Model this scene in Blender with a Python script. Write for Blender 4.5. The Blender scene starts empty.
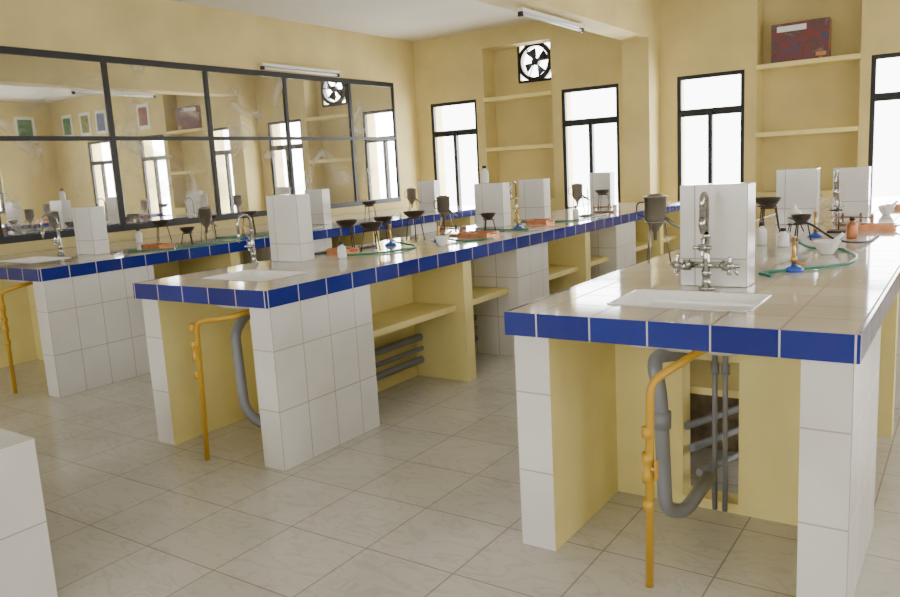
import bpy, math, random
from mathutils import Vector, Matrix
random.seed(4)
# ---------------------------------------------------------------- materials
def newmat(name):
    m=bpy.data.materials.new(name); m.use_nodes=True
    nt=m.node_tree; b=nt.nodes["Principled BSDF"]; return m,nt,b
def simple(name,col,rough=.5,metal=0,noise=0,scale=8,coat=0):
    m,nt,b=newmat(name); b.inputs["Roughness"].default_value=rough; b.inputs["Metallic"].default_value=metal
    b.inputs["Coat Weight"].default_value=coat
    if noise:
        tc=nt.nodes.new("ShaderNodeTexCoord"); n=nt.nodes.new("ShaderNodeTexNoise"); n.inputs["Scale"].default_value=scale; n.inputs["Detail"].default_value=6
        r=nt.nodes.new("ShaderNodeValToRGB"); r.color_ramp.elements[0].position=.3; r.color_ramp.elements[1].position=.7
        r.color_ramp.elements[0].color=(*[c*(1-noise) for c in col],1); r.color_ramp.elements[1].color=(*[min(1,c*(1+noise*.4)) for c in col],1)
        nt.links.new(tc.outputs["Object"],n.inputs["Vector"]); nt.links.new(n.outputs["Fac"],r.inputs["Fac"]); nt.links.new(r.outputs["Color"],b.inputs["Base Color"])
    else: b.inputs["Base Color"].default_value=(*col,1)
    return m
def tile(name,c1,c2,grout,w,h,mort,rough,vein=0,bump=.15,dirt=.12):
    m,nt,b=newmat(name); L=nt.links
    uv=nt.nodes.new("ShaderNodeUVMap"); uv.uv_map="UVMap"
    br=nt.nodes.new("ShaderNodeTexBrick"); br.offset=0; br.squash=1
    br.inputs["Color1"].default_value=(*c1,1); br.inputs["Color2"].default_value=(*c2,1); br.inputs["Mortar"].default_value=(*grout,1)
    br.inputs["Scale"].default_value=1; br.inputs["Mortar Size"].default_value=mort; br.inputs["Mortar Smooth"].default_value=.1
    br.inputs["Brick Width"].default_value=w; br.inputs["Row Height"].default_value=h; br.inputs["Bias"].default_value=0
    L.new(uv.outputs[0],br.inputs["Vector"]); col=br.outputs["Color"]
    tc=nt.nodes.new("ShaderNodeTexCoord")
    def mul(col,fac_out,lo,p0,p1):
        r=nt.nodes.new("ShaderNodeValToRGB"); r.color_ramp.elements[0].position=p0; r.color_ramp.elements[1].position=p1
        r.color_ramp.elements[0].color=(*lo,1); r.color_ramp.elements[1].color=(1,1,1,1)
        L.new(fac_out,r.inputs["Fac"]); mx=nt.nodes.new("ShaderNodeMix"); mx.data_type='RGBA'; mx.blend_type='MULTIPLY'; mx.inputs["Factor"].default_value=1
        L.new(col,mx.inputs["A"]); L.new(r.outputs["Color"],mx.inputs["B"]); return mx.outputs["Result"]
    n=nt.nodes.new("ShaderNodeTexNoise"); n.inputs["Scale"].default_value=2.2; n.inputs["Detail"].default_value=8; L.new(tc.outputs["Object"],n.inputs["Vector"])
    col=mul(col,n.outputs["Fac"],(1-dirt,1-dirt*1.1,1-dirt*1.3),.3,.6)
    if vein:
        n2=nt.nodes.new("ShaderNodeTexNoise"); n2.inputs["Scale"].default_value=3.5; n2.inputs["Detail"].default_value=9; n2.inputs["Distortion"].default_value=1.6
        mp=nt.nodes.new("ShaderNodeMapping"); mp.inputs["Scale"].default_value=(1,2.4,1); mp.inputs["Rotation"].default_value=(0,0,.6); L.new(tc.outputs["Object"],mp.inputs[0]); L.new(mp.outputs[0],n2.inputs["Vector"])
        sb=nt.nodes.new("ShaderNodeMath"); sb.operation='SUBTRACT'; sb.inputs[1].default_value=.5; L.new(n2.outputs["Fac"],sb.inputs[0])
        ab=nt.nodes.new("ShaderNodeMath"); ab.operation='ABSOLUTE'; L.new(sb.outputs[0],ab.inputs[0])
        col=mul(col,ab.outputs[0],(1-vein,1-vein,1-vein*1.1),0,.035)
    L.new(col,b.inputs["Base Color"])
    mr=nt.nodes.new("ShaderNodeMapRange"); mr.inputs["To Min"].default_value=rough; mr.inputs["To Max"].default_value=.7; L.new(br.outputs["Fac"],mr.inputs["Value"]); L.new(mr.outputs[0],b.inputs["Roughness"])
    bp=nt.nodes.new("ShaderNodeBump"); bp.inputs["Strength"].default_value=bump; bp.inputs["Distance"].default_value=.004; bp.invert=True
    L.new(br.outputs["Fac"],bp.inputs["Height"]); L.new(bp.outputs[0],b.inputs["Normal"])
    return m
WALL=simple("yellow_distemper",(.68,.56,.245),.75,noise=.16,scale=1.6)
YEL=simple("yellow_plaster",(.82,.71,.30),.7,noise=.10,scale=3)
CEIL=simple("ceiling_paint",(.66,.63,.54),.8,noise=.08,scale=1.2)
CEM_SHADE=simple("cavity_shade_cement",(.26,.20,.12),.9,noise=.5,scale=14)  # rough cement, its dark brown also paints in the cavity's shade
WT=tile("white_wall_tile",(.78,.77,.75),(.74,.73,.71),(.46,.41,.34),.2,.3,.003,.16)
TT=tile("worktop_tile",(.68,.64,.57),(.62,.58,.51),(.28,.20,.13),.2,.2,.004,.07,dirt=.2)
BT=tile("blue_edge_tile",(.008,.018,.20),(.014,.028,.26),(.55,.55,.58),.2,.4,.003,.12,dirt=.1)
FT=tile("floor_tile",(.58,.56,.51),(.54,.52,.47),(.25,.215,.17),.4,.4,.003,.14,vein=.12,dirt=.10)
BLK=simple("black_frame_paint",(.006,.006,.007),.5)
CHR=simple("chrome",(.42,.42,.41),.12,1)
STL=simple("stainless_steel",(.28,.26,.24),.28,1)
CER=simple("white_ceramic",(.86,.85,.82),.12)
PVC=simple("grey_pvc",(.22,.23,.26),.4)
GAS=simple("yellow_pipe_paint",(.54,.31,.025),.35)
IRON=simple("rusty_iron",(.06,.035,.022),.7,noise=.4,scale=30)
DARK=simple("black_bowl",(.035,.025,.02),.35)
COP=simple("copper_tray",(.55,.22,.09),.35,.6,noise=.3,scale=12)
WOOD=simple("varnished_wood",(.34,.15,.06),.4,noise=.3,scale=20)
GRN=simple("green_rubber",(.02,.20,.12),.4)
BLU=simple("blue_enamel",(.02,.08,.45),.3)
PLA=simple("white_plastic",(.8,.8,.78),.35)
BRS=simple("brass",(.60,.38,.13),.3,.9)
BLKR=simple("black_rubber",(.015,.015,.017),.5)
# ---------------------------------------------------------------- mesh builder
class B:
    def __init__(s,name): s.n=name; s.v=[]; s.f=[]; s.m=[]; s.sm=[]; s.uv=[]; s.mats=[]
    def mi(s,mat):
        if mat not in s.mats: s.mats.append(mat)
        return s.mats.index(mat)
    def face(s,idx,mat,sm=False,uv=None):
        s.f.append(idx); s.m.append(s.mi(mat)); s.sm.append(sm); s.uv.append(uv or [(0,0)]*len(idx))
    def box(s,x0,x1,y0,y1,z0,z1,mat,uo=(0,0,0),fm=None,skip=""):
        b=len(s.v); s.v+= [(x,y,z) for z in (z0,z1) for y in (y0,y1) for x in (x0,x1)]
        F={"-z":(0,2,3,1),"+z":(4,5,7,6),"-y":(0,1,5,4),"+y":(2,6,7,3),"-x":(0,4,6,2),"+x":(1,3,7,5)}
        for k,ix in F.items():
            if k in skip.split(): continue
            uv=[]
            for i in ix:
                p=[s.v[b+i][j]-uo[j] for j in range(3)]
                uv.append((p[1],p[2]) if k[1]=='x' else (p[0],p[2]) if k[1]=='y' else (p[0],p[1]))
            s.face([b+i for i in ix],(fm or {}).get(k,mat),False,uv)
    def tube(s,pts,r,mat,seg=10,caps=True):
        P=[Vector(p) for p in pts]; n=len(P); R=r if isinstance(r,(list,tuple)) else [r]*n
        T=[((P[min(i+1,n-1)]-P[max(i-1,0)]).normalized()) for i in range(n)]
        u=T[0].orthogonal().normalized(); b=len(s.v)
        for i in range(n):
            u=(u-T[i]*u.dot(T[i])); u=u.normalized() if u.length>1e-6 else T[i].orthogonal().normalized()
            w=T[i].cross(u)
            for k in range(seg):
                a=2*math.pi*k/seg; s.v.append(tuple(P[i]+(u*math.cos(a)+w*math.sin(a))*R[i]))
        for i in range(n-1):
            for k in range(seg):
                a=b+i*seg+k; c=b+i*seg+(k+1)%seg; s.face([a,c,c+seg,a+seg],mat,True)
        if caps:
            s.face([b+k for k in range(seg)][::-1],mat); s.face([b+(n-1)*seg+k for k in range(seg)],mat)
    def lathe(s,prof,c,mat,seg=24,axis=(0,0,1)):
        q=Vector((0,0,1)).rotation_difference(Vector(axis)); c=Vector(c); b=len(s.v); n=len(prof)
        for r,z in prof:
            for k in range(seg):
                a=2*math.pi*k/seg; s.v.append(tuple(c+q@Vector((r*math.cos(a),r*math.sin(a),z))))
        for i in range(n-1):
            for k in range(seg):
                a=b+i*seg+k; d=b+i*seg+(k+1)%seg; s.face([a,d,d+seg,a+seg],mat,True)
    def done(s,bevel=0,keep=False):
        xs=[p[0] for p in s.v]; ys=[p[1] for p in s.v]; zs=[p[2] for p in s.v]
        o=Vector(((min(xs)+max(xs))/2,(min(ys)+max(ys))/2,min(zs)))
        me=bpy.data.meshes.new(s.n); me.from_pydata([tuple(Vector(p)-o) for p in s.v],[],s.f)
        for m in s.mats: me.materials.append(m)
        ul=me.uv_layers.new(name="UVMap"); li=0
        for i,p in enumerate(me.polygons):
            p.material_index=s.m[i]; p.use_smooth=s.sm[i]
            for j,l in enumerate(p.loop_indices): ul.data[l].uv=s.uv[i][j]
        ob=bpy.data.objects.new(s.n,me); bpy.context.collection.objects.link(ob); ob.location=o
        if bevel:
            md=ob.modifiers.new("bevel",'BEVEL'); md.width=bevel; md.segments=2; md.limit_method='ANGLE'
        return ob
def smooth(pts,n=6):
    P=[Vector(p) for p in pts]; P=[P[0]*2-P[1]]+P+[P[-1]*2-P[-2]]; o=[]
    for i in range(1,len(P)-2):
        a,b,c,d=P[i-1:i+3]
        for k in range(n):
            t=k/n; o.append(.5*((2*b)+(c-a)*t+(2*a-5*b+4*c-d)*t*t+(3*b-a-3*c+d)*t**3))
    o.append(P[-2]); return o
def fillet(pts,r=.04,n=5):
    P=[Vector(p) for p in pts]; o=[P[0]]
    for i in range(1,len(P)-1):
        a=(P[i-1]-P[i]); c=(P[i+1]-P[i]); rr=min(r,a.length*.45,c.length*.45); a=P[i]+a.normalized()*rr; c=P[i]+c.normalized()*rr
        for k in range(n+1):
            t=k/n; o.append(a*(1-t)**2+P[i]*2*t*(1-t)+c*t*t)
    o.append(P[-1]); return o
# ---------------------------------------------------------------- room
XL,XR,YN,YF,HC=-6.8,2.7,-2.6,9.4,3.22
b=B("floor"); b.box(XL-.3,XR+.3,YN-.3,YF+.3,-.12,0,FT,uo=(.12,.1,0)); b.done()
b=B("ceiling"); b.box(XL-.3,XR+.3,YN-.3,YF+.3,HC,HC+.12,CEIL); b.done()
SILL=.78; WTOP=2.33
wins=[(-6.56,-5.78),(-4.50,-3.72),(-3.0,-2.23),(-.97,-.20),(.75,1.52)]
niL=(-5.65,-4.63); niR=(-2.10,-1.07)
b=B("wall_back")
D=YF+.3
ops=[(a,c,SILL,WTOP) for a,c in wins]+[(niL[0],niL[1],.95,2.98),(niR[0],niR[1],.95,HC)]
ops.sort(); x=XL-.3
for a,c,z0,z1 in ops:
    b.box(x,a,YF,D,0,HC,WALL); b.box(a,c,YF,D,0,z0,WALL)
    if z1<HC: b.box(a,c,YF,D,z1,HC,WALL)
    x=c
b.box(x,XR+.3,YF,D,0,HC,WALL)
# niche backs; left one has fan opening
FX,FZ,FR=-5.0,2.76,.235
b.box(niR[0]-.1,niR[1]+.1,D,D+.06,.8,HC,WALL)
b.box(niL[0]-.1,FX-FR,D,D+.06,.8,3.1,WALL); b.box(FX+FR,niL[1]+.1,D,D+.06,.8,3.1,WALL)
b.box(FX-FR,FX+FR,D,D+.06,.8,FZ-FR,WALL); b.box(FX-FR,FX+FR,D,D+.06,FZ+FR,3.1,WALL)
b.done()
for nm,(a,c),zs in (("wall_shelf",niL,(1.66,2.33)),("wall_shelf",niR,(1.62,2.36))):
    b=B(nm)
    for z in zs: b.box(a,c,YF-.02,D,z-.05,z,YEL)
    b.done()
b=B("wall_column"); b.box(-3.52,-3.20,9.02,YF,0,2.77,WALL); b.done()
b=B("ceiling_beam"); b.box(-3.52,-3.20,YN,YF,2.77,HC,WALL); b.done()
b=B("wall_left")
G0,G1,GZ0,GZ1=-.6,8.88,.99,2.62
b.box(XL-.2,XL,YN-.3,YF+.3,0,GZ0,WALL); b.box(XL-.2,XL,YN-.3,YF+.3,GZ1,HC,WALL)
b.box(XL-.2,XL,G1,YF+.3,GZ0,GZ1,WALL); b.box(XL-.2,XL,YN-.3,G0,GZ0,GZ1,WALL); b.done()
# glass partition
gm,nt,bs=newmat("dusty_mirror_glass"); nt.nodes.remove(bs); L=nt.links
gl=nt.nodes.new("ShaderNodeBsdfGlossy"); gl.inputs["Roughness"].default_value=.012; gl.inputs["Color"].default_value=(.84,.85,.84,1)
df=nt.nodes.new("ShaderNodeBsdfDiffuse"); df.inputs["Color"].default_value=(.52,.50,.44,1)
n=nt.nodes.new("ShaderNodeTexNoise"); n.inputs["Scale"].default_value=1.6; n.inputs["Detail"].default_value=10; n.inputs["Distortion"].default_value=1.5
tc=nt.nodes.new("ShaderNodeTexCoord"); L.new(tc.outputs["Object"],n.inputs["Vector"])
mr=nt.nodes.new("ShaderNodeMapRange"); mr.inputs["From Min"].default_value=.5; mr.inputs["From Max"].default_value=.7; mr.inputs["To Min"].default_value=.12; mr.inputs["To Max"].default_value=.55
L.new(n.outputs["Fac"],mr.inputs["Value"]); mx=nt.nodes.new("ShaderNodeMixShader"); L.new(mr.outputs[0],mx.inputs[0]); L.new(gl.outputs[0],mx.inputs[1]); L.new(df.outputs[0],mx.inputs[2])
L.new(mx.outputs[0],nt.nodes["Material Output"].inputs[0])
b=B("window_1"); b.box(XL-.012,XL-.008,G0,G1,GZ0,GZ1,gm)
fw=.028
ys=[8.88,7.95,6.80,5.66,4.50,3.34,2.18,1.02,-.14]
for z0,z1 in ((GZ0,GZ0+.06),(GZ1-.06,GZ1),(1.845,1.885)): b.box(XL-.045,XL+.008,G0,G1,z0,z1,BLK)
for y in ys:
    b.box(XL-.044,XL+.010,y-fw,y+(0 if y==8.88 else fw*.6),GZ0,GZ1,BLK)
b.box(XL-.044,XL+.010,G0,G0+.06,GZ0,GZ1,BLK); b.done()
# far windows
for i,(a,c) in enumerate(wins):
    b=B(f"window_{i+2}"); y0,y1=YF+.02,YF+.07; w=.045
    b.box(a,a+w,y0,y1,SILL,WTOP,BLK); b.box(c-w,c,y0,y1,SILL,WTOP,BLK)
    for z0,z1 in ((SILL,SILL+w),(WTOP-w,WTOP),(1.895,1.94)): b.box(a+w,c-w,y0,y1,z0,z1,BLK)
    m=(a+c)/2; b.box(m-.025,m+.025,y0-.01,y1,SILL+w,1.895,BLK)
    b.box(a+w,m-.025,y0+.015,y1-.015,1.86,1.895,BLK); b.box(m+.025,c-w,y0+.015,y1-.015,1.86,1.895,BLK); b.done()
# right wall and near wall with windows (behind / right of camera)
rw=[(-1.6,-.4),(1.2,2.6),(4.0,5.4),(6.8,8.2)]
b=B("wall_right"); y=YN-.3
for a,c in rw:
    b.box(XR,XR+.2,y,a,0,HC,WALL); b.box(XR,XR+.2,a,c,0,1,WALL); b.box(XR,XR+.2,a,c,2.33,HC,WALL); y=c
b.box(XR,XR+.2,y,YF+.3,0,HC,WALL); b.done()
bw=[(-5.8,-4.4),(-3.2,-1.8),(-.8,.8)]
b=B("wall_front"); x=XL-.3
for a,c in bw:
    b.box(x,a,YN-.2,YN,0,HC,WALL); b.box(a,c,YN-.2,YN,0,1,WALL); b.box(a,c,YN-.2,YN,2.33,HC,WALL); x=c
b.box(x,XR+.3,YN-.2,YN,0,HC,WALL); b.done()
wi=7
for a,c in rw:
    b=B(f"window_{wi}"); wi+=1
    for p,q in ((a,a+.05),(c-.05,c),((a+c)/2-.025,(a+c)/2+.025)): b.box(XR+.05,XR+.1,p,q,1,2.33,BLK)
    for z in (1,1.9,2.28): b.box(XR+.05,XR+.1,a,c,z,z+.05,BLK)
    b.done()
for a,c in bw:
    b=B(f"window_{wi}"); wi+=1
    for p,q in ((a,a+.05),(c-.05,c),((a+c)/2-.025,(a+c)/2+.025)): b.box(p,q,YN-.1,YN-.05,1,2.33,BLK)
    for z in (1,1.9,2.28): b.box(a,c,YN-.1,YN-.05,z,z+.05,BLK)
    b.done()
# posters
PM=[simple(f"poster_print_{k}",c,.5,noise=.8,scale=9) for k,c in enumerate([(.1,.25,.12),(.3,.12,.08),(.12,.15,.3),(.3,.3,.1)])]
for k,y in enumerate((2.6,4.4,5.7,6.3,8.6)):
    b=B("wall_poster"); b.box(XR-.012,XR,y,y+.42,2.42,2.92,PLA); b.box(XR-.015,XR-.012,y+.06,y+.36,2.48,2.86,PM[k%4]); b.done()
for k,x in enumerate((-.62,.75,1.3,1.95)):
    b=B("wall_poster"); b.box(x,x+.36,YF-.012,YF,2.46,2.92,PLA); b.box(x+.05,x+.31,YF-.015,YF-.012,2.52,2.86,PM[(k+1)%4]); b.done()
# ---------------------------------------------------------------- lab benches
def bench(x0,x1,yf,ye,sink,blocks,walls,hole=False,L=.74):
    b=B("lab_bench"); zt,zb=.9,.82; t=.012
    sx0,sx1,sy0,sy1=sink
    uo=(x1,yf,0)
    for q in ((x0,x1,yf,sy0),(x0,sx0,sy0,sy1),(sx1,x1,sy0,sy1),(x0,x1,sy1,ye)):
        b.box(q[0],q[1],q[2],q[3],zb,zt,YEL,uo=uo,fm={"+z":TT})
    # blue edging
    b.box(x0-t,x1+t,yf-t,yf,zb-.003,zt+.001,BT,uo=(x1,yf,.7),fm={"+z":TT})
    b.box(x1,x1+t,yf,ye,zb-.003,zt+.001,BT,uo=(x1,yf,.7))
    b.box(x0-t,x0,yf,ye,zb-.003,zt+.001,BT,uo=(x1,yf,.7))
    yl=yf+.02; w=.145; xm=(x0+x1)/2
    for a,c,o in ((x0+.005,x0+w,"-x"),(x1-w,x1-.005,"+x")):
        b.box(a,c,yl,yl+L,0,zb,YEL,fm={"-y":WT,o:WT},uo=(a if o=="-x" else c,yl,0))
    yb=yf+.63
    if hole:
        hx0,hx1=xm-.13,xm+.09
        b.box(x0+w,hx0,yb,yb+.1,0,zb,YEL); b.box(hx1,x1-w,yb,yb+.1,0,zb,YEL); b.box(hx0,hx1,yb,yb+.1,.62,zb,YEL); b.box(hx0,hx1,yb,yb+.1,0,.04,YEL)
        b.box(hx0-.2,hx0-.17,yb+.1,yb+.7,0,zb,CEM_SHADE); b.box(hx0-.17,hx1+.12,yb+.67,yb+.7,0,zb,CEM_SHADE)  # dark panels added so the cavity behind the opening looks shaded
        b.box(hx0-.17,hx1+.12,yb+.12,yb+.67,.44,.47,YEL)
    else: b.box(x0+w,x1-w,yb,yb+.1,0,zb,YEL)
    ys=(yb+.7 if hole else yb+.1)
    b.box(xm-.05,xm+.05,ys,ye-.05,0,zb,YEL)
    for y in blocks: b.box(x0+.02,x1-.02,y-.25,y+.25,0,zb,WT,uo=(x1,y-.25,0))
    for y in walls: b.box(x0+.03,x1-.03,y,y+.1,0,zb,YEL)
    segs=[yl+L]+sorted([v for y in blocks for v in (y-.25,y+.25)]+[v for y in walls for v in (y,y+.1)])+[ye-.05]
    for i in range(0,len(segs)-1,2):
        if segs[i+1]-segs[i]>.1 and not (hole and i==0):
            b.box(xm+.05,x1-.1,segs[i],segs[i+1],.48,.52,YEL)
            b.box(x0+.1,xm-.05,segs[i],segs[i+1],.48,.52,YEL)
    b.box(x0+.03,x1-.03,ye-.1,ye-.02,0,zb,YEL)
    if hole:
        for k,(dx,z) in enumerate(((.03,.10),(.0,.20),(-.02,.29))):
            p0=(xm+dx-.10,yb+.02,z+.04); b.tube([p0,(xm+dx+.04,yb+.66,z-.02)],.016,PVC)
    for k,(dx,z) in enumerate(((.09,.12),(.10,.2),(.09,.28))):
        b.tube([(xm+dx,ys+.02,z),(xm+dx,ye-.12,z)],.024 if k!=1 else .016,PVC)
    b.done()
def sink(x0,x1,y0,y1,zt=.9,dep=.17):
    b=B("sink"); n=6
    def ring(mx,z,r):
        pts=[]
        for cx,cy,a0 in ((x1-mx-r,y1-mx-r,0),(x0+mx+r,y1-mx-r,90),(x0+mx+r,y0+mx+r,180),(x1-mx-r,y0+mx+r,270)):
            for k in range(n+1):
                a=math.radians(a0+90*k/n); pts.append((cx+r*math.cos(a),cy+r*math.sin(a),z))
        return pts
    rings=[ring(-.004,zt+.0012,.03),ring(-.004,zt+.003,.03),ring(0.002,zt+.003,.03),ring(.008,zt-.004,.035),ring(.014,zt-.05,.045),ring(.02,zt-dep+.03,.05),ring(.06,zt-dep,.04)]
    N=len(rings[0])
    for rr in rings: b.v+=rr
    for i in range(len(rings)-1):
        for k in range(N): b.face([i*N+k,i*N+(k+1)%N,(i+1)*N+(k+1)%N,(i+1)*N+k],CER,True)
    b.face([(len(rings)-1)*N+k for k in range(N)],CER)
    b.lathe([(0,zt-dep+.003),(.03,zt-dep+.003),(.032,zt-dep+.001)],((x0+x1)/2,(y0+y1)/2,0),CHR,16)
    b.done()
# right, middle, left
R0,R1,RY=-1.375,-.26,2.39
M0,M1,MY=-3.74,-2.74,2.50
L0,L1,LY=-6.74,-5.18,2.76
bench(R0,R1,RY,8.9,(-1.10,-.60,2.62,2.96),[4.95,6.85],[4.2,6.05,7.95],hole=True)
bench(M0,M1,MY,8.95,(-3.48,-3.0,2.72,3.06),[5.2,7.1],[4.24,6.18,8.1])
bench(L0,L1,LY,8.95,(-6.2,-5.7,2.98,3.30),[5.4,7.2],[4.4,6.3,8.2],L=.85)
sink(-1.10,-.60,2.62,2.96); sink(-3.48,-3.0,2.72,3.06); sink(-6.2,-5.7,2.98,3.30)
# ---------------------------------------------------------------- bench objects
Z=.901
def pedestal(x0,x1,y0,y1,h=.41):
    b=B("tiled_splash_block"); b.box(x0,x1,y0,y1,Z,Z+h,WT,uo=(x1,y0,Z-.19)); b.done(.004)
def tap(x,y,s=1.0,full=True,H=.40,r=.04):
    b=B("laboratory_tap")
    b.lathe([(0,0),(.032*s,0),(.032*s,.008),(.018*s,.016),(.015*s,.05),(.019*s,.055),(.019*s,.075),(.014*s,.08),(.013*s,.2),(.016*s,.205),(.012*s,.215)],(x,y,Z),CHR,16)
    H=H*s; r=r*s; pts=[(x,y,Z+.2*s),(x,y,Z+H-r)]
    for k in range(1,10):
        a=math.pi*k/9; pts.append((x,y-r+r*math.cos(a),Z+H-r+r*math.sin(a)))
    pts.append((x,y-2*r,Z+H-r-.07*s)); b.tube(pts,.0095*s,CHR,12)
    b.lathe([(.0095*s,0),(.013*s,-.005),(.013*s,-.03),(.008*s,-.05),(.006*s,-.06),(0,-.06)],(x,y-2*r,Z+H-r-.06*s),CHR,12)
    def handle(c,ax):
        c=Vector(c); ax=Vector(ax).normalized(); b.tube([c,c+ax*.045*s],.009*s,CHR,10)
        b.lathe([(0,0),(.015*s,0),(.017*s,.006),(.015*s,.02),(0,.024)],c+ax*.045*s,CHR,12,axis=ax)
        u=ax.orthogonal().normalized(); w=ax.cross(u); p=c+ax*.056*s
        for d in (u+w,u-w):
            d=d.normalized(); b.tube([p-d*.035*s,p-d*.03*s,p,p+d*.03*s,p+d*.035*s],[.007*s,.008*s,.005*s,.008*s,.007*s],CHR,8)
    if full:
        b.tube([(x-.075*s,y,Z+.095),(x+.075*s,y,Z+.095)],.013*s,CHR,12)
        for sx in (-1,1):
            q=(x+sx*.075*s,y,Z+.095); b.lathe([(0,-.02),(.018*s,-.02),(.018*s,.02),(0,.02)],q,CHR,12)
            handle(q,(sx*.5,-1,.1)); b.tube([q,(x+sx*.10*s,y,Z+.085),(x+sx*.12*s,y-.01,Z+.06)],[.009*s,.008*s,.005*s],CHR,8)
        handle((x,y,Z+.16),(0,-1,.15))
    else: handle((x,y,Z+.11),(.4,-1,.1))
    b.done()
def tripod(b,x,y,h,r,mat=IRON,rot=.3):
    b.tube([(x+r*.75*math.cos(2*math.pi*k/20),y+r*.75*math.sin(2*math.pi*k/20),Z+h) for k in range(21)],.004,mat,6)
    for k in range(3):
        a=rot+k*2.094; b.tube([(x+r*.75*math.cos(a),y+r*.75*math.sin(a),Z+h),(x+r*1.15*math.cos(a),y+r*1.15*math.sin(a),Z+.003)],.004,mat,6)
def bowl_tripod(x,y,h=.16,r=.085,rot=.3,mat=None):
    b=B("tripod_stand_with_bowl"); tripod(b,x,y,h,r*.85,rot=rot)
    b.lathe([(0,.002),(r*.5,.004),(r*.9,.03),(r,.048),(r*1.02,.05),(r*.95,.046),(r*.8,.028),(r*.4,.012),(0,.01)],(x,y,Z+h),mat or DARK,24); b.done()
def cup(x,y,rot=.3,h=.2):
    b=B("hot_water_funnel"); tripod(b,x,y,h,.062,STL,rot)
    z=Z+h
    b.lathe([(0,-.09),(.008,-.09),(.01,-.05),(.05,.01),(.053,.02),(.053,.118),(.06,.122),(.06,.127),(.035,.132),(.03,.137),(.028,.12),(0,.118)],(x,y,z),STL,24)
    b.tube([(x+.05,y,z+.02),(x+.09,y,z-.01),(x+.13,y,z-.03)],[.01,.009,.007],STL,8)
    b.tube(smooth([(x-.053,y,z+.1),(x-.09,y,z+.09),(x-.09,y,z+.04),(x-.053,y,z+.03)]),.004,BLKR,6); b.done()
def bunsen(x,y):
    b=B("bunsen_burner")
    b.lathe([(0,0),(.042,0),(.042,.008),(.03,.018),(.012,.024),(.011,.03),(0,.03)],(x,y,Z),BLU,20)
    b.lathe([(.0,.02),(.008,.02),(.008,.04),(.013,.042),(.013,.062),(.0085,.064),(.0085,.14),(.0105,.142),(.0105,.15),(.007,.15),(.007,.1)],(x,y,Z),BRS,16)
    b.tube([(x,y,Z+.035),(x+.05,y-.01,Z+.035)],.005,BRS,8); b.done()
def hose(pts,mat=GRN,r=.0065):
    b=B("rubber_hose"); b.tube(smooth([(p[0],p[1],Z+r+(p[2] if len(p)>2 else 0)) for p in pts],8),r,mat,8); b.done()
def woodstand(x,y,rot=0):
    b=B("wooden_test_tube_rack")
    b.box(x-.11,x+.11,y-.04,y+.04,Z,Z+.014,WOOD); b.box(x-.11,x+.11,y-.03,y+.03,Z+.05,Z+.06,WOOD)
    b.box(x-.11,x-.098,y-.035,y+.035,Z+.014,Z+.075,WOOD); b.box(x+.098,x+.11,y-.035,y+.035,Z+.014,Z+.075,WOOD)
    for k in (0,3): b.lathe([(0,.02),(.007,.024),(.008,.03),(.008,.08),(.009,.082)],(x-.07+.035*k,y,Z),STL,10)
    b.done(.001)
def tray(x,y,w=.13,d=.09):
    b=B("copper_tray"); b.box(x-w,x+w,y-d,y+d,Z,Z+.006,COP)
    for q in ((x-w,x-w+.006,y-d,y+d),(x+w-.006,x+w,y-d,y+d),(x-w+.006,x+w-.006,y-d,y-d+.006),(x-w+.006,x+w-.006,y+d-.006,y+d)): b.box(*q,Z+.006,Z+.035,COP)
    for sx in (-1,1): b.tube(smooth([(x+sx*w,y-.03,Z+.02),(x+sx*(w+.025),y-.02,Z+.03),(x+sx*(w+.025),y+.02,Z+.03),(x+sx*w,y+.03,Z+.02)]),.004,COP,6)
    b.done()
def bottle(x,y,z=Z,h=.13,r=.028,mat=PLA,cap=BLKR,name="reagent_bottle"):
    b=B(name); b.lathe([(0,0),(r*.95,0),(r,.006),(r,h*.6),(r*.9,h*.68),(r*.4,h*.78),(r*.38,h*.86),(0,h*.86)],(x,y,z),mat,20)
    b.lathe([(0,h*.84),(r*.5,h*.84),(r*.5,h),(0,h)],(x,y,z),cap,16); b.done()
def mortar(x,y,r=.06):
    b=B("porcelain_mortar"); b.lathe([(0,0),(r*.5,0),(r*.55,.008),(r*.85,.03),(r,.058),(r*1.06,.062),(r*1.04,.066),(r*.93,.06),(r*.7,.03),(0,.016)],(x,y,Z),CER,24)
    b.tube([(x,y,Z+.03),(x+.07,y+.02,Z+.1)],[.014,.008],CER,10); b.done()
def flask(x,y,h=.07):
    b=B("round_bottom_flask"); tripod(b,x,y,h-.02,.05)
    pr=[(.05*math.sin(a),-.05*math.cos(a)) for a in [math.pi*k/14 for k in range(13)]]+[(.014,.06),(.014,.075),(.017,.077)]
    b.lathe(pr,(x,y,Z+h+.03),PLA,24); b.done()
def clampstand(x,y,h=.33):
    b=B("retort_stand"); b.box(x-.05,x+.05,y-.07,y+.07,Z,Z+.012,IRON); b.tube([(x,y+.04,Z+.01),(x,y+.04,Z+h)],.005,STL,8)
    b.tube([(x,y+.05,Z+h*.7),(x,y-.05,Z+h*.7)],.005,IRON,6)
    b.tube([(x+.035*math.cos(2*math.pi*k/16),y-.085+.035*math.sin(2*math.pi*k/16),Z+h*.7) for k in range(17)],.004,IRON,6); b.done()
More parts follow.
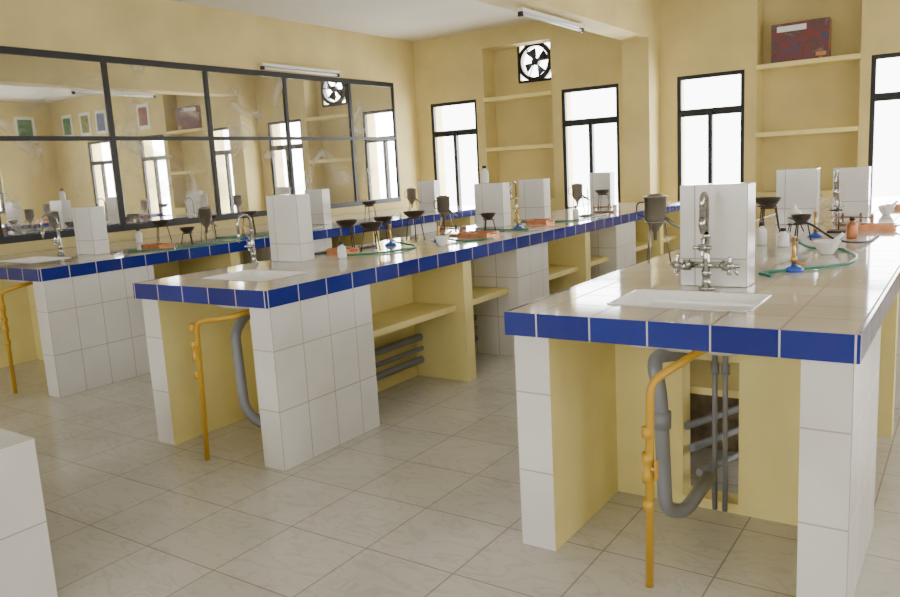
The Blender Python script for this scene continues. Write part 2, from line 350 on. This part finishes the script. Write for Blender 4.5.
# right bench
pedestal(-.98,-.72,3.10,3.23,.40); tap(-.855,3.03,1.0,H=.37,r=.03)
pedestal(-1.17,-.91,5.85,6.0,.38); pedestal(-.90,-.66,6.5,6.62,.36); tap(-.80,6.0,.95,False,H=.37,r=.06)
cup(-1.31,3.76,.4,.2); bowl_tripod(-1.04,4.95,.19,.08); bunsen(-.64,3.58); mortar(-.60,4.2)
hose([(-.69,3.38),(-.72,3.42),(-.74,3.47),(-.56,3.66),(-.46,3.84),(-.46,4.1),(-.56,4.36),(-.70,4.40),(-.76,4.38,.03)])
hose([(-.90,4.86,.12),(-.74,4.62,.10),(-.60,4.52,.03),(-.48,4.7,0),(-.46,5.1,0)],BLKR)
flask(-.95,5.3); bottle(-.98,4.55); bottle(-1.02,4.42,h=.09); bottle(-.86,4.5,h=.1,r=.032)
woodstand(-.66,5.75); clampstand(-.70,5.3,.2); bowl_tripod(-.82,4.78,.10,.055); bowl_tripod(-1.15,5.5,.14,.07)
tray(-.50,5.45,.1,.07); bunsen(-.78,5.0); bottle(-.58,4.95,h=.12,r=.03,mat=COP); mortar(-.55,6.6,.055); cup(-1.15,6.9,.6,.16)
bottle(-1.1,4.75,h=.11,r=.026); tray(-.5,7.2,.11,.08)
# middle bench
pedestal(-3.67,-3.41,3.42,3.54,.41); tap(-3.67,3.28,.85,False,H=.36,r=.06)
pedestal(-3.60,-3.32,5.75,5.88,.37); bottle(-3.53,5.82,z=Z+.371,h=.15,r=.035,name="wash_bottle")
pedestal(-3.60,-3.34,6.55,6.68,.37); tap(-3.55,6.4,.9,False,H=.40,r=.06)
pedestal(-3.52,-3.28,8.0,8.12,.38)
cup(-3.62,5.3,.5,.16); cup(-3.3,7.2,.2,.16)
for q in ((-3.62,4.1,.15,.075),(-3.32,4.0,.14,.08),(-3.42,4.62,.17,.08),(-3.62,4.5,.14,.07),(-3.2,7.6,.16,.08),(-3.2,5.3,.10,.06)): bowl_tripod(*q,rot=q[0]*7)
tray(-3.08,4.95); woodstand(-3.36,5.02); woodstand(-3.05,7.3); tray(-3.12,6.03,.1,.08); tray(-3.45,3.85,.09,.06)
bunsen(-3.42,4.32); bunsen(-3.1,5.6); bunsen(-3.2,4.6); bottle(-3.28,3.65,h=.1); bottle(-3.0,6.5,h=.12); clampstand(-3.05,6.85,.25); mortar(-3.0,4.35,.045)
hose([(-3.34,3.72),(-3.22,3.8),(-3.1,4.0),(-3.15,4.25),(-3.37,4.31,.02)]); hose([(-3.45,5.5),(-3.35,5.48),(-3.1,5.42),(-2.95,5.48),(-3.03,5.58,.02)]); hose([(-3.62,3.7),(-3.58,3.9),(-3.50,4.0),(-3.5,4.25)],BLKR)
hose([(-3.45,6.3),(-3.3,6.25),(-2.95,6.25),(-2.9,6.6),(-2.9,7.0)]); hose([(-3.15,4.59,.02),(-3.0,4.6),(-2.88,4.7),(-2.87,4.82)])
# left bench
pedestal(-5.93,-5.69,3.48,3.61,.37); tap(-6.06,3.42,.9,False,H=.36,r=.07)
pedestal(-5.95,-5.7,6.1,6.22,.37); tap(-6.02,5.95,.9,False,H=.38,r=.06)
pedestal(-5.7,-5.45,7.8,7.92,.38)
cup(-5.6,4.5,.5,.16); cup(-5.35,7.2,.5,.18)
for q in ((-5.6,5.0,.17,.08),(-5.45,4.18,.10,.06),(-5.5,5.5,.14,.07),(-5.4,6.5,.16,.08),(-6.1,4.4,.14,.08),(-6.15,5.0,.14,.07)): bowl_tripod(*q,rot=q[1]*5)
tray(-5.55,3.95,.12,.07); woodstand(-5.35,5.2); bottle(-6.2,3.9); bottle(-6.3,4.3); bunsen(-5.35,4.7)
hose([(-5.6,3.72),(-5.4,3.75),(-5.27,4.0),(-5.28,4.5),(-5.3,4.68,.02)]); hose([(-5.75,4.7),(-5.45,4.85),(-5.24,5.0),(-5.22,5.35),(-5.35,5.7)])
# ---------------------------------------------------------------- pipes under benches
def gas(pts,zv,name="gas_pipe"):
    b=B(name); b.tube(fillet(pts,.05),.0135,GAS,12)
    x,y=pts[-1][0],pts[-1][1]
    b.lathe([(0,-.05),(.02,-.05),(.021,-.02),(.017,-.015),(.017,.015),(.021,.02),(.02,.05),(0,.05)],(x,y,zv),GAS,12)
    b.lathe([(0,-.018),(.019,-.018),(.019,.018),(0,.018)],(x,y,zv-.13),GAS,12); b.lathe([(0,-.018),(.019,-.018),(.019,.018),(0,.018)],(x,y,zv+.12),GAS,12)
    b.tube([(x,y,zv),(x+.03,y-.01,zv)],.008,BRS,8); b.box(x+.028,x+.034,y-.018,y+.002,zv-.035,zv+.03,GAS); b.done()
gas([(-.56,2.70,.80),(-.72,2.52,.79),(-.84,2.345,.71),(-.85,2.345,0)],.42)
gas([(-2.93,2.68,.79),(-2.99,2.48,.76),(-3.21,2.455,.73),(-3.24,2.455,0)],.58)
gas([(-5.45,2.85,.79),(-5.46,2.71,.77),(-5.64,2.71,.73),(-5.64,2.71,0)],.5)
b=B("waste_pipe"); b.tube([(-.87,2.79,.728),(-.87,2.79,.69)],.03,PVC,14); b.tube(fillet([(-.87,2.79,.70),(-.93,2.62,.72),(-.895,2.60,.60),(-.88,2.60,.16),(-.84,2.70,.12),(-.80,2.88,.20)],.06),.026,PVC,14)
b.lathe([(0,-.03),(.033,-.03),(.033,.03),(0,.03)],(-.89,2.60,.5),PVC,14); b.done()
b=B("water_pipe")
for x in (-.81,-.77): b.tube([(x,2.985,.81),(x,2.985,.02)],.010,PVC,10); b.lathe([(0,-.02),(.016,-.02),(.016,.02),(0,.02)],(x,2.985,.6),PVC,10)
b.tube([(-.9,2.99,.70),(-.7,2.99,.70)],.010,PVC,10); b.done()
b=B("waste_pipe"); b.tube(fillet([(-3.24,2.89,.728),(-3.17,2.72,.70),(-3.15,2.64,.64),(-3.11,2.62,.24),(-3.03,2.66,.15),(-2.97,2.75,.15)],.06),.026,PVC,14); b.done()
# near-left tiled platform
b=B("tiled_platform"); b.box(-3.9,-2.60,-.4,1.29,0,.6,WT,uo=(-2.6,1.29,0)); b.done(.004)
# exhaust fan
b=B("exhaust_fan"); yy=D+.01
b.lathe([(FR*.86,-.05),(FR*1.08,-.05),(FR*1.08,.03),(FR*.86,.03),(FR*.86,-.05)],(FX,yy,FZ),BLK,36,axis=(0,1,0))
b.lathe([(0,-.06),(.04,-.055),(.05,-.02),(.05,.04),(0,.045)],(FX,yy,FZ),BLK,20,axis=(0,1,0))
for k in range(4):
    a=.4+k*math.pi/2; base=len(b.v)
    for rr,da,dy in ((.04,-.25,.02),(.04,.35,-.02),(.12,-.34,.03),(.12,.46,-.02),(.19,-.3,.03),(.19,.45,-.015)):
        b.v.append((FX+rr*math.cos(a+da),yy+dy,FZ+rr*math.sin(a+da)))
    b.face([base,base+1,base+3,base+2],BLK); b.face([base+2,base+3,base+5,base+4],BLK)
for k in range(3):
    a=.1+k*2.094; b.tube([(FX+.04*math.cos(a),yy-.04,FZ+.04*math.sin(a)),(FX+FR*.9*math.cos(a),yy-.04,FZ+FR*.9*math.sin(a))],.008,BLK,6)
for k in (-1,1):
    b.box(FX-FR*1.1,FX+FR*1.1,yy-.03,yy-.012,min(FZ+k*FR*.98,FZ+k*FR*1.12),max(FZ+k*FR*.98,FZ+k*FR*1.12),BLK); b.box(min(FX+k*FR*.98,FX+k*FR*1.12),max(FX+k*FR*.98,FX+k*FR*1.12),yy-.03,yy-.012,FZ-FR,FZ+FR,BLK)
b.done()
# tube lights
em=simple("tube_glass",(.85,.85,.82),.3)
def tubelight(x,y0,y1,z,wall=False):
    b=B("tube_light")
    b.box(x-.03,x+.03,y0,y1,z+.02,z+.05,PLA); b.box(x-.02,x+.02,y0,y0+.03,z-.02,z+.02,BLK); b.box(x-.02,x+.02,y1-.03,y1,z-.02,z+.02,BLK)
    b.tube([(x,y0+.03,z),(x,y1-.03,z)],.013,em,12)
    if not wall:
        for y in (y0+.25,y1-.25): b.tube([(x,y,z+.05),(x,y,HC-.45)],.006,BLK,6)
    b.done()
tubelight(-3.36,6.25,7.55,2.70)
tubelight(XL+.06,6.4,7.69,2.64,True)
# printed box standing in the niche, tilted slightly
m,nt,bs=newmat("model_box_print"); v=nt.nodes.new("ShaderNodeTexNoise"); v.inputs["Scale"].default_value=7; v.inputs["Detail"].default_value=4; v.inputs["Distortion"].default_value=1.2; tc=nt.nodes.new("ShaderNodeTexCoord"); nt.links.new(tc.outputs["Object"],v.inputs["Vector"])
r=nt.nodes.new("ShaderNodeValToRGB"); e=r.color_ramp.elements; e[0].color=(.03,.06,.13,1); e[0].position=.35; e[1].color=(.22,.16,.10,1); e[1].position=.7; e.new(.48).color=(.20,.035,.03,1); e.new(.58).color=(.08,.05,.06,1)
nt.links.new(v.outputs["Fac"],r.inputs[0]); nt.links.new(r.outputs[0],bs.inputs["Base Color"])
b=B("printed_cardboard_box"); b.box(-1.96,-1.37,9.43,9.52,2.361,2.77,m,fm={"+x":WOOD,"+z":WOOD,"-x":WOOD}); b.box(-1.90,-1.60,9.427,9.43,2.68,2.74,PLA); b.box(-1.50,-1.40,9.427,9.43,2.39,2.43,COP); ob=b.done(.003); ob.rotation_euler=(0,0,-.05)
# ---------------------------------------------------------------- lights
def area(name,loc,rot,sx,sy,p,col=(1,.98,.96)):
    l=bpy.data.lights.new(name,'AREA'); l.shape='RECTANGLE'; l.size=sx; l.size_y=sy; l.energy=p; l.color=col
    o=bpy.data.objects.new(name,l); bpy.context.collection.objects.link(o); o.location=loc; o.rotation_euler=rot
for a,c in wins: area("daylight",((a+c)/2,D+.12,1.6),(-math.pi/2,0,0),1.1,2.0,105,(.97,.98,1))
area("daylight",(FX,D+.2,FZ),(-math.pi/2,0,0),.6,.6,20)
for a,c in rw: area("daylight",(XR+.25,(a+c)/2,1.65),(0,math.pi/2,0),1.5,1.5,14)
for a,c in bw: area("daylight",((a+c)/2,YN-.25,1.65),(math.pi/2,0,0),1.5,1.5,22)
w=bpy.data.worlds.new("World"); bpy.context.scene.world=w; w.use_nodes=True; w.node_tree.nodes["Background"].inputs[0].default_value=(.97,.98,1,1); w.node_tree.nodes["Background"].inputs[1].default_value=10.5
# ---------------------------------------------------------------- camera
c=bpy.data.cameras.new("camera"); co=bpy.data.objects.new("camera",c); bpy.context.collection.objects.link(co)
c.sensor_width=36; c.lens=779.6/900*36; c.clip_start=.05
y,t,r=[math.radians(a) for a in (34.23,-9.51,-3.15)]
M=Matrix.Rotation(y,4,'Z')@Matrix.Rotation(math.pi/2+t,4,'X')@Matrix.Rotation(r,4,'Z')
M.translation=(0,0,1.42); co.matrix_world=M
bpy.context.scene.camera=co
